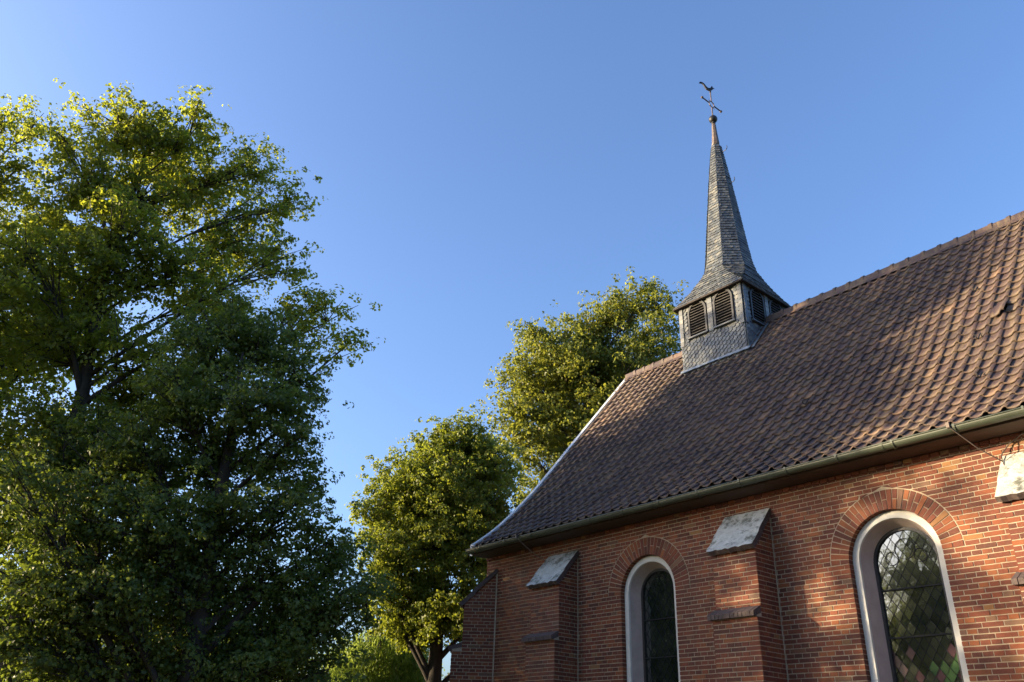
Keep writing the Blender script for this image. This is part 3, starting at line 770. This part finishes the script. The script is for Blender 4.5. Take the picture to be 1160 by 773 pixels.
for s in (-1, 1):
    cr.tube([(BX,BY+s*0.11,CZ), (BX,BY+s*0.44,CZ)], 0.020, 6); cr.sphere((BX,BY+s*0.44,CZ), 0.042, 8, 6)
cr.tube([(BX, BY+0.11*math.cos(t*PI/8), CZ+0.11*math.sin(t*PI/8)) for t in range(17)], 0.016, 5, cap=False)
for a in (0.785, 2.356, 3.927, 5.498): cr.tube([(BX, BY+0.11*math.cos(a), CZ+0.11*math.sin(a)), (BX, BY+0.17*math.cos(a), CZ+0.17*math.sin(a))], 0.010, 4)
sub(cr.build('cross', COPPER), spire)
wc = MB(); dr = P((0.55, 0.83, 0)).normalized(); tk = dr.cross(Zv)*0.02; o0 = P((BX,BY,19.62))
out = [(a_*0.74, b_*0.74) for a_, b_ in [(0.16,0.14), (0.11,0.17), (0.10,0.23), (0.07,0.25), (0.045,0.20), (0.00,0.13), (-0.08,0.13), (-0.15,0.20), (-0.22,0.33), (-0.30,0.41), (-0.40,0.42), (-0.44,0.36), (-0.41,0.37), (-0.33,0.36), (-0.27,0.29),
       (-0.22,0.16), (-0.16,0.06), (-0.06,0.0), (0.02,0.0), (0.08,0.06)]]
A_ = [o0 + dr*a + Zv*b + tk for a, b in out]; B_ = [p - tk*2 for p in A_]; nn_ = len(out)
wc.poly(A_); wc.poly(B_[::-1])
for k in range(nn_): wc.poly([A_[k], B_[k], B_[(k+1) % nn_], A_[(k+1) % nn_]])
wc.poly([o0+dr*0.12+Zv*0.105+tk, o0+dr*0.155+Zv*0.09, o0+dr*0.105+Zv*0.08+tk])
wc.tube([o0-Zv*0.06, o0+Zv*0.03], 0.028, 8)
sub(wc.build('weathercock', IRON), spire)
for hz, hr in ((17.15, 0.19), (15.95, 0.335)):
    h = MB(); a = -PI/8+0.35; dd = P((math.cos(a), math.sin(a), 0)); b0 = P((BX,BY,hz)) + dd*hr*0.9
    h.tube([b0, b0+dd*0.16, b0+dd*0.20+Zv*0.04, b0+dd*0.20+Zv*0.12], 0.011, 5); sub(h.build('spire_hook', IRON), spire)

# ------------------------------------------------------------------ trees
def at(px, py, hd):
    """point seen at pixel (px, py) of the photograph at horizontal distance hd, used to read off where crowns stand"""
    d = CAMX*(px-580) + CAMY*(386.5-py) - CAMZ*FPX
    return CAMLOC + d*(hd/math.hypot(d.x, d.y))
def leaves_mesh(name, pts, size, mats, parent, flat=0.6, aspect=0.68, droop=0.25, bias=None):
    n = len(pts); pts = np.asarray(pts)
    nrm = RNG.normal(size=(n,3))*np.array([1,1,1]); nrm[:,2] = np.abs(nrm[:,2])*0.6 + flat; 
    if bias is not None: nrm = RNG.normal(size=(n,3))*0.42 + bias
    nrm /= np.linalg.norm(nrm, axis=1, keepdims=True)
    d = RNG.normal(size=(n,3)); d[:,2] -= droop; d -= (d*nrm).sum(1, keepdims=True)*nrm; d /= np.linalg.norm(d, axis=1, keepdims=True)
    s = np.cross(nrm, d); L = size*RNG.uniform(0.6, 1.3, (n,1)); W = L*aspect
    fold = nrm*L*0.12
    v = np.stack([pts - d*L*0.5, pts - s*W*0.5 + fold, pts + d*L*0.5, pts + s*W*0.5 + fold], 1).reshape(-1, 3)
    idx = np.arange(n*4).reshape(n, 4)
    tri = np.concatenate([idx[:, [0,1,2]], idx[:, [0,2,3]]], 1).reshape(-1)
    me = bpy.data.meshes.new(name); me.vertices.add(n*4); me.vertices.foreach_set('co', v.ravel())
    me.loops.add(n*6); me.loops.foreach_set('vertex_index', tri.astype(np.int32))
    me.polygons.add(n*2); me.polygons.foreach_set('loop_start', np.arange(0, n*6, 3, dtype=np.int32)); me.polygons.foreach_set('loop_total', np.full(n*2, 3, np.int32))
    me.materials.append(mats); me.update(calc_edges=True)
    o = bpy.data.objects.new(name, me); COL.objects.link(o); rel(o, parent); return o
def bez(a, b, sag, n=5):
    a = P(a); b = P(b); m = (a+b)/2 + P((random.uniform(-1,1)*sag, random.uniform(-1,1)*sag, sag*0.6))
    return [a*(1-t)**2 + m*2*t*(1-t) + b*t*t for t in [i/n for i in range(n+1)]]
BRN = 40
def make_tree(label, base, top, lobes, material, leaf=0.085, r0=0.28, dens=1.0, clump=0.26, group='tall broadleaf trees beside the church', cat='tree', lean=0.3, per=26, flat=0.6, name='broadleaf_tree', shell=0.55, brf=1.0):
    """lobes: (centre, rx, rz, density). A trunk, a limb to each lobe, branches inside it and leaf clumps along them"""
    base = P(base); top = P(top); t = thing(name, label, cat, tuple(base), group)
    tr = MB(); n = 9
    axis = [base.lerp(top, i/n) + P((random.uniform(-1,1), random.uniform(-1,1), 0))*lean*0.35*math.sin(PI*i/n) for i in range(n+1)]
    axis[0] = base - P((0,0,0.2))
    rad = [r0*(1.25 if i == 0 else 1)*(1-i/n)**0.75 + 0.025 for i in range(n+1)]
    tr.tube(axis, rad, 9)
    allp = []; allb = []
    for (c, rx, rz, dn) in lobes:
        c = P(c)
        # leave the trunk well below the lobe
        hgt = min(max((c.z - math.hypot(c.x-base.x, c.y-base.y)*1.25 - base.z)/(top.z-base.z), 0.16), 0.93)
        k = hgt*n; i = min(int(k), n-1); st_ = axis[i].lerp(axis[i+1], k-i); rr = min(rad[i]*0.42, 0.085)
        limb = bez(st_, c, 0.12*(c-st_).length, 6); m_ = len(limb)
        tr.tube(limb, [max(0.018, rr*(1-0.8*q_/(m_-1))) for q_ in range(m_)], 6)
        vol = rx*rx*rz
        nbr = max(8, int(BRN*brf*dn*(rx*rx*rz)**(2/3.)/(clump/0.24)**2))
        for _ in range(nbr):
            d = RNG.normal(size=3); d /= np.linalg.norm(d)
            f = RNG.uniform(shell, 1.0)**0.7*RNG.uniform(0.90, 1.15)
            e = c + P((d[0]*rx*f, d[1]*rx*f, d[2]*rz*f))
            a = limb[random.randint(m_//2, m_-1)]
            br = bez(a, e, 0.12*(e-a).length, 4)
            tr.tube(br, [0.020, 0.016, 0.012, 0.009, 0.006], 3, cap=False)
            outd = (e-a).normalized()
            for q_ in (1.0, 0.8, 0.55):
                p = br[-1] if q_ == 1.0 else br[int(q_*4)]
                m = int(per*1.7*RNG.uniform(0.5, 1.3)*(1.25 if q_ == 1 else 0.8)); sg = clump*RNG.uniform(0.55, 1.15)
                kc = 3 if q_ == 1 else 2; cen = RNG.normal(size=(kc,3))*np.array([sg, sg, sg*0.6])
                cen += np.outer(RNG.uniform(-0.9, 0.6, kc)*sg*1.3, np.array(outd))
                w_ = RNG.integers(0, kc, m); cr_ = clump*RNG.uniform(0.55, 1.05, kc)[w_][:, None]
                v_ = RNG.normal(size=(m,3)); v_ /= np.linalg.norm(v_, axis=1, keepdims=True); v_ *= RNG.uniform(0.1, 1.0, (m,1))**0.45
                g = cen[w_] + v_*cr_*np.array([1, 1, 0.6])
                pw = np.array(p) + g; allp.append(pw)
                lo_ = (pw - np.array(c))/np.array([rx, rx, rz]); allb.append(v_*0.75 + lo_*0.35 + np.array([0, 0, flat*0.5]))
    rel(tr.build('trunk', BARK, smooth=True), t)
    pts = np.concatenate(allp)
    leaves_mesh('crown', pts, leaf, material, t, flat, bias=np.concatenate(allb))
    return t, len(pts)

LM_A = leaf_material('linden_leaf', (0.040,0.062,0.016), (0.062,0.088,0.020), (0.100,0.120,0.024), (0.58,0.64,0.05), 0.52, (0.13,0.11,0.022))
LM_B = leaf_material('dense_leaf', (0.042,0.070,0.024), (0.064,0.100,0.028), (0.098,0.135,0.032), (0.36,0.46,0.05), 0.38)
LM_C = leaf_material('hornbeam_leaf', (0.062,0.096,0.017), (0.105,0.138,0.020), (0.160,0.182,0.026), (0.50,0.56,0.05), 0.42, (0.17,0.13,0.022))
LM_D = leaf_material('maple_leaf', (0.060,0.090,0.020), (0.100,0.128,0.024), (0.148,0.162,0.030), (0.48,0.50,0.06), 0.42, (0.16,0.11,0.028))
LM_W = leaf_material('willow_leaf', (0.110,0.160,0.035), (0.150,0.210,0.045), (0.200,0.260,0.060), (0.50,0.62,0.08), 0.45)

def px_lobes(hd, rows):
    out = []
    for row in rows:
        px, py, rx, ry = row[:4]; dn = row[4] if len(row) > 4 else 1.0; dh = row[5] if len(row) > 5 else random.uniform(-0.6, 0.6)
        c = at(px, py, hd+dh); dist = (c-CAMLOC).dot(-CAMZ); k = dist/FPX
        out.append((c, rx*k, ry*k, dn))
    return out
stats = []
def ground_at(px, py, hd):
    p = at(px, py, hd); return P((p.x, p.y, 0))
# tall linden, upper left
b = ground_at(75, 560, 18.0); tp = at(165, 170, 18.0)
stats.append(make_tree('tallest tree, yellow-green and sunlit from behind, rising at upper left', b, tp,
  px_lobes(18.0, [(130,140,48,36,.9), (175,150,38,38,.9), (222,145,32,38,.8), (100,200,48,46), (160,225,60,50), (230,215,42,50), (285,195,38,36,.85), (320,232,36,30,.8),
   (115,300,62,52,.9), (200,310,60,45,.8), (270,275,55,42,.9), (325,290,32,26,.8), (370,365,42,32,.75), (392,392,24,22,.7), (345,350,24,26,.5),
   (60,380,60,50,.9), (150,400,60,45,.7), (240,370,50,45,.8), (70,480,60,50,.8), (30,290,45,55,.9), (60,250,40,40,.9,1), (75,160,32,34,.7), (200,180,50,45,.9,1.2), (140,260,50,45,.9,-1), (250,330,50,40,.8,1.5), (150,450,60,50,.9,1.5), (230,440,50,45,.8,1.5), (90,340,55,45,.9,1.5)]), LM_A, 0.098, 0.20, 0.9, 0.21, lean=0.9, per=22, brf=0.80))
# tree cut by the left edge of the picture
b = ground_at(-60, 560, 19.5); tp = at(-5, 150, 19.5)
stats.append(make_tree('tree cut off by the left edge, thin top almost as high as its neighbour', b, tp,
  px_lobes(19.5, [(0,130,30,28,.8), (38,142,20,24,.8), (-50,160,50,45), (5,205,42,40,.9), (-60,260,60,60), (-10,330,60,55), (-70,400,60,60), (-60,430,50,40)]),
  LM_A, 0.095, 0.26, 1.0, 0.26))
# dense dark tree in front
b = ground_at(235, 700, 15.5); tp = at(275, 400, 15.5)
stats.append(make_tree('dense dark green tree with downward layered branches standing nearest, lower left', b, tp,
  px_lobes(15.5, [(262,362,38,26,.9), (235,400,55,42), (300,395,50,40), (335,430,38,34), (205,445,58,42), (280,455,62,45), (345,468,32,22,.8), (322,510,48,36), (240,520,70,45), (150,500,55,42),
   (355,545,26,20,.7), (330,575,50,38), (250,590,75,50), (160,590,70,50), (80,580,60,50), (370,615,32,30,.9), (310,650,65,45,.9), (210,670,75,45), (110,670,70,50), (390,670,40,38,.9), (40,660,60,55),
   (340,725,65,45,.8), (250,745,70,42,.9), (150,750,75,40,.9), (60,750,65,45), (0,700,50,55), (415,685,28,30,1), (385,640,34,30,1), (360,690,50,40,1), (300,760,70,30,1), (370,765,30,22,1), (20,540,45,50), (110,500,50,45,.9,2), (60,520,50,50,.9,2.5), (150,540,55,45,1,1.5), (180,640,60,45,1,1.5), (90,640,60,50,1,2), (300,700,60,45,.9,1.5), (200,710,60,50,1,2)]), LM_B, 0.082, 0.22, 1.05, 0.20, per=24, flat=0.8))
# round yellow-green tree left of the church corner
b = ground_at(501, 770, 22.5); tp = at(500, 530, 22.5)
stats.append(make_tree('rounded yellow-green tree just left of the church corner', b, tp,
  px_lobes(22.5, [(528,498,42,26,1.1), (488,512,34,26,1.1), (452,545,36,34,1.1), (425,585,27,34,1.1), (500,555,55,42,1.1), (560,525,28,32,1.1), (555,575,34,40,1.1), (440,630,36,36,1.1), (500,620,58,44,1.1), (555,630,34,36,1.1),
   (530,545,50,45,1.2,1.2), (480,590,50,45,1.2,1.0), (540,600,45,45,1.2,1.2), (470,560,45,40,1.2,1), (470,670,36,32,1.1), (520,680,48,34,1.1), (555,690,24,30,.9), (480,700,24,20), (442,690,32,28,1.1), (505,712,50,22,1.1), (552,722,28,22,1), (462,716,28,18,1), (425,655,26,26,1)]), LM_C, 0.088, 0.24, 1.25, 0.20, per=30, flat=0.35, shell=0.6, name='hornbeam_tree'))
# large tree behind the church
b = ground_at(655, 600, 30); tp = at(665, 400, 30)
stats.append(make_tree('large olive-green tree rising behind the roof, left of the belfry', b, tp,
  px_lobes(30, [(735,338,32,22,1), (700,352,34,26,1), (752,372,30,34,1.1), (655,368,34,24,1), (612,385,30,26,1), (590,425,26,28,1), (640,415,50,38,1.1), (695,405,44,36,1.1), (740,410,40,32,1.1), (610,465,42,34,.9),
   (665,465,48,36,.9), (595,510,34,28,.8), (640,520,44,36,.9), (610,555,36,30,.9), (690,500,40,34), (660,420,60,45,1.1,2), (700,440,50,40,1.1,2), (620,430,45,40,1.1,2), (640,490,50,40,1,2), (575,455,16,14,.8), (570,480,14,12,.7)]), LM_D, 0.135, 0.42, 1.15, 0.34, per=26, flat=0.35, shell=0.55))
# trees to the left of the picture, whose shade falls on the church
def shade_tree(label, x, y, h, R, dn=0.8, low=0.25, mat_=LM_A):
    lobes = []
    for k in range(13):
        f = (k+0.5)/13; z = h*(low + (0.93-low)*f); rr = R*math.sin(PI*min(0.95, 0.22+0.72*f))
        a = k*2.4; q_ = rr*0.55
        lobes.append((P((x+q_*math.cos(a), y+q_*math.sin(a), z)), rr*0.62, h*0.085+0.25, dn))
    stats.append(make_tree(label, (x, y, 0), (x, y, h*0.9), lobes, mat_, 0.115, 0.28, 1.0, 0.28, per=20))
SHADE = [
 ('leafy tree outside the left edge, farthest from the camera in its row', -22.6, -9.3, 15.2, 3.4, 0.7, 0.2),
 ('leafy tree outside the left edge, second from the far end of its row', -20.2, -13.0, 12.5, 2.6, 0.45, 0.62),
 ('leafy tree outside the left edge, tallest of its row', -25.0, -14.6, 15.5, 3.8, 0.5, 0.45),
 ('small leafy tree between the row and the path, outside the left edge', -18.2, -14.2, 8.4, 2.1, 0.45),
 ('low leafy tree beyond the path, reflected in the church windows', -11.4, -14.0, 8.9, 2.5, 1.2),
]
for a in SHADE: shade_tree(*a)

src = bpy.data.objects[[o.name for o in bpy.data.objects if o.get('label','').startswith('leafy tree outside the left edge, second')][0]]  # out-of-view copies added to keep sky light off the church wall
for lb, x_, y_, rz_, sc_ in (('unseen leafy tree added beyond the path to block sky light, opposite the east end of the church', 4.5, -19.5, 1.0, 1.05), ('unseen leafy tree added south of the path to block sky light, behind the camera', -2.5, -20.5, 2.2, 1.15),
        ('unseen leafy tree added south of the path to block sky light, between the camera and the left row', -9.5, -22.0, 3.9, 1.1), ('unseen leafy tree added at the far east end of the path to block sky light', 11.5, -15.0, 5.0, 1.0)):
    r_ = src.copy(); COL.objects.link(r_); r_['label'] = lb; r_.location = (x_, y_, 0); r_.rotation_euler = (0, 0, rz_); r_.scale = (sc_,)*3
    for ch_ in src.children:
        c2 = ch_.copy(); COL.objects.link(c2); c2.parent = r_

# weeping willow far behind the round tree
b = ground_at(432, 760, 25); wt = thing('willow_tree', 'pale green weeping willow with hanging strands, glimpsed low beneath the round tree', 'tree', tuple(b))
tr = MB(); hb = at(436, 738, 26).z - 0.9
tr.tube([b, b+P((0,0,hb*0.5)), b+P((0.2,0.1,hb))], [0.35, 0.28, 0.12], 8)
pp = []
for k in range(420):
    a = random.uniform(0, 2*PI); rr = 1.5*math.sqrt(random.uniform(0.01, 1)); x0 = b.x+rr*math.cos(a); y0 = b.y+rr*math.sin(a); zt = hb + 1.1 - rr*rr*0.16 + random.uniform(-.4, .3); ln = random.uniform(1.6, 3.2)
    if k < 50: tr.tube([b+P((0.1,0,hb*0.85)), P(((b.x+x0)/2, (b.y+y0)/2, zt+0.35)), P((x0, y0, zt))], [0.05, 0.03, 0.012], 4, cap=False)
    m = int(ln*42); tt = RNG.uniform(0, 1, m)
    pp.append(np.stack([x0+RNG.normal(0, .06, m)+0.15*np.cos(a)*tt, y0+RNG.normal(0, .06, m)+0.15*np.sin(a)*tt, zt-tt*ln], 1))
rel(tr.build('trunk', BARK), wt); leaves_mesh('crown', np.concatenate(pp), 0.13, LM_W, wt, 0.0, 0.24, 3.0)

# hedge closing the churchyard behind the trees
hg = thing('hedge', 'tall dark hedge closing the churchyard behind the left trees', 'hedge', (-34, -3, 0))
hp_ = []
A0, A1 = at(-300, 770, 27), at(520, 770, 38)
for k in range(620):
    t_ = random.random(); x0 = A0.x+(A1.x-A0.x)*t_; y0 = A0.y+(A1.y-A0.y)*t_; hz = random.uniform(0.2, (5.2 if t_ < 0.78 else 4.3)+0.7*math.sin(t_*17)+0.5*math.sin(t_*41))
    g = RNG.normal(size=(75,3))*np.array([0.4,0.4,0.3]); hp_.append(np.array([x0,y0,hz]) + g)
leaves_mesh('foliage', np.concatenate(hp_), 0.17, LM_B, hg, 0.4)
st_ = MB()
for k in range(40):
    t_ = (k+0.5)/40; x0 = A0.x+(A1.x-A0.x)*t_; y0 = A0.y+(A1.y-A0.y)*t_; st_.tube([(x0,y0,-0.1), (x0+.1,y0,1.5), (x0,y0+.1,3.0)], [0.05,0.035,0.015], 5)
rel(st_.build('stem', BARK), hg)

# house glimpsed through the trees
hc = ground_at(130, 760, 43); hs = thing('house', 'brick house with brown tile roof and pale gable glimpsed through the lower left trees', 'house', tuple(hc))
ang = math.atan2(hc.y+11, hc.x) ; fw = P((-math.cos(ang), -math.sin(ang), 0)); sd_ = P((fw.y, -fw.x, 0)); O_ = hc
hm = MB(); hm.frame_box(O_, sd_, fw, Zv, -6, 6, -4, 4, 0, 3.3); rel(hm.build('wall', BRICK), hs)
rf = MB()
prf = [(-4.5, 3.1), (0, 6.6), (4.5, 3.1)]
for (ya, za), (yb, zb) in zip(prf[:-1], prf[1:]): 
    rf.add([O_+sd_*s+fw*y+Zv*(z+dz) for dz in (0, 0.16) for s, y, z in ((-6.3,ya,za), (6.3,ya,za), (6.3,yb,zb), (-6.3,yb,zb))], [(0,3,2,1), (4,5,6,7), (0,1,5,4), (1,2,6,5), (3,0,4,7)])
rel(rf.build('roof', plain('brown_roof_tiles', (0.14,0.07,0.05), 0.8, 0, 0.3, 30)), hs)
dm = MB(); PALE = plain('pale_boarding', (0.62,0.64,0.66), 0.6, 0, 0.08)
dm.add([O_+sd_*s+fw*y+Zv*z for y in (1.2, 3.6) for s, z in ((-0.8,4.0), (1.6,4.0), (1.6,5.2), (0.4,5.95), (-0.8,5.2))], [(0,1,2,3,4), (9,8,7,6,5), (0,5,6,1), (1,6,7,2), (2,7,8,3), (3,8,9,4), (4,9,5,0)])
do = dm.build('dormer', PALE); rel(do, hs)
wm = MB(); wm.frame_box(O_, sd_, fw, Zv, 0.0, 0.8, 3.605, 3.64, 4.25, 5.1); wo = wm.build('pane', GLASS); rel(wo, hs)
for s in (-4.2, -1.6, 2.6):
    wm = MB(); wm.frame_box(O_, sd_, fw, Zv, s, s+1.2, 4.002, 4.05, 1.0, 2.4); wf = wm.build('window', RENDER); rel(wf, hs)
    pm = MB()
    for q0, q1 in ((0.07, 0.57), (0.63, 1.13)): pm.frame_box(O_, sd_, fw, Zv, s+q0, s+q1, 4.051, 4.06, 1.08, 2.32)
    rel(pm.build('pane', GLASS), hs)
print('leaves', sum(s[1] for s in stats))
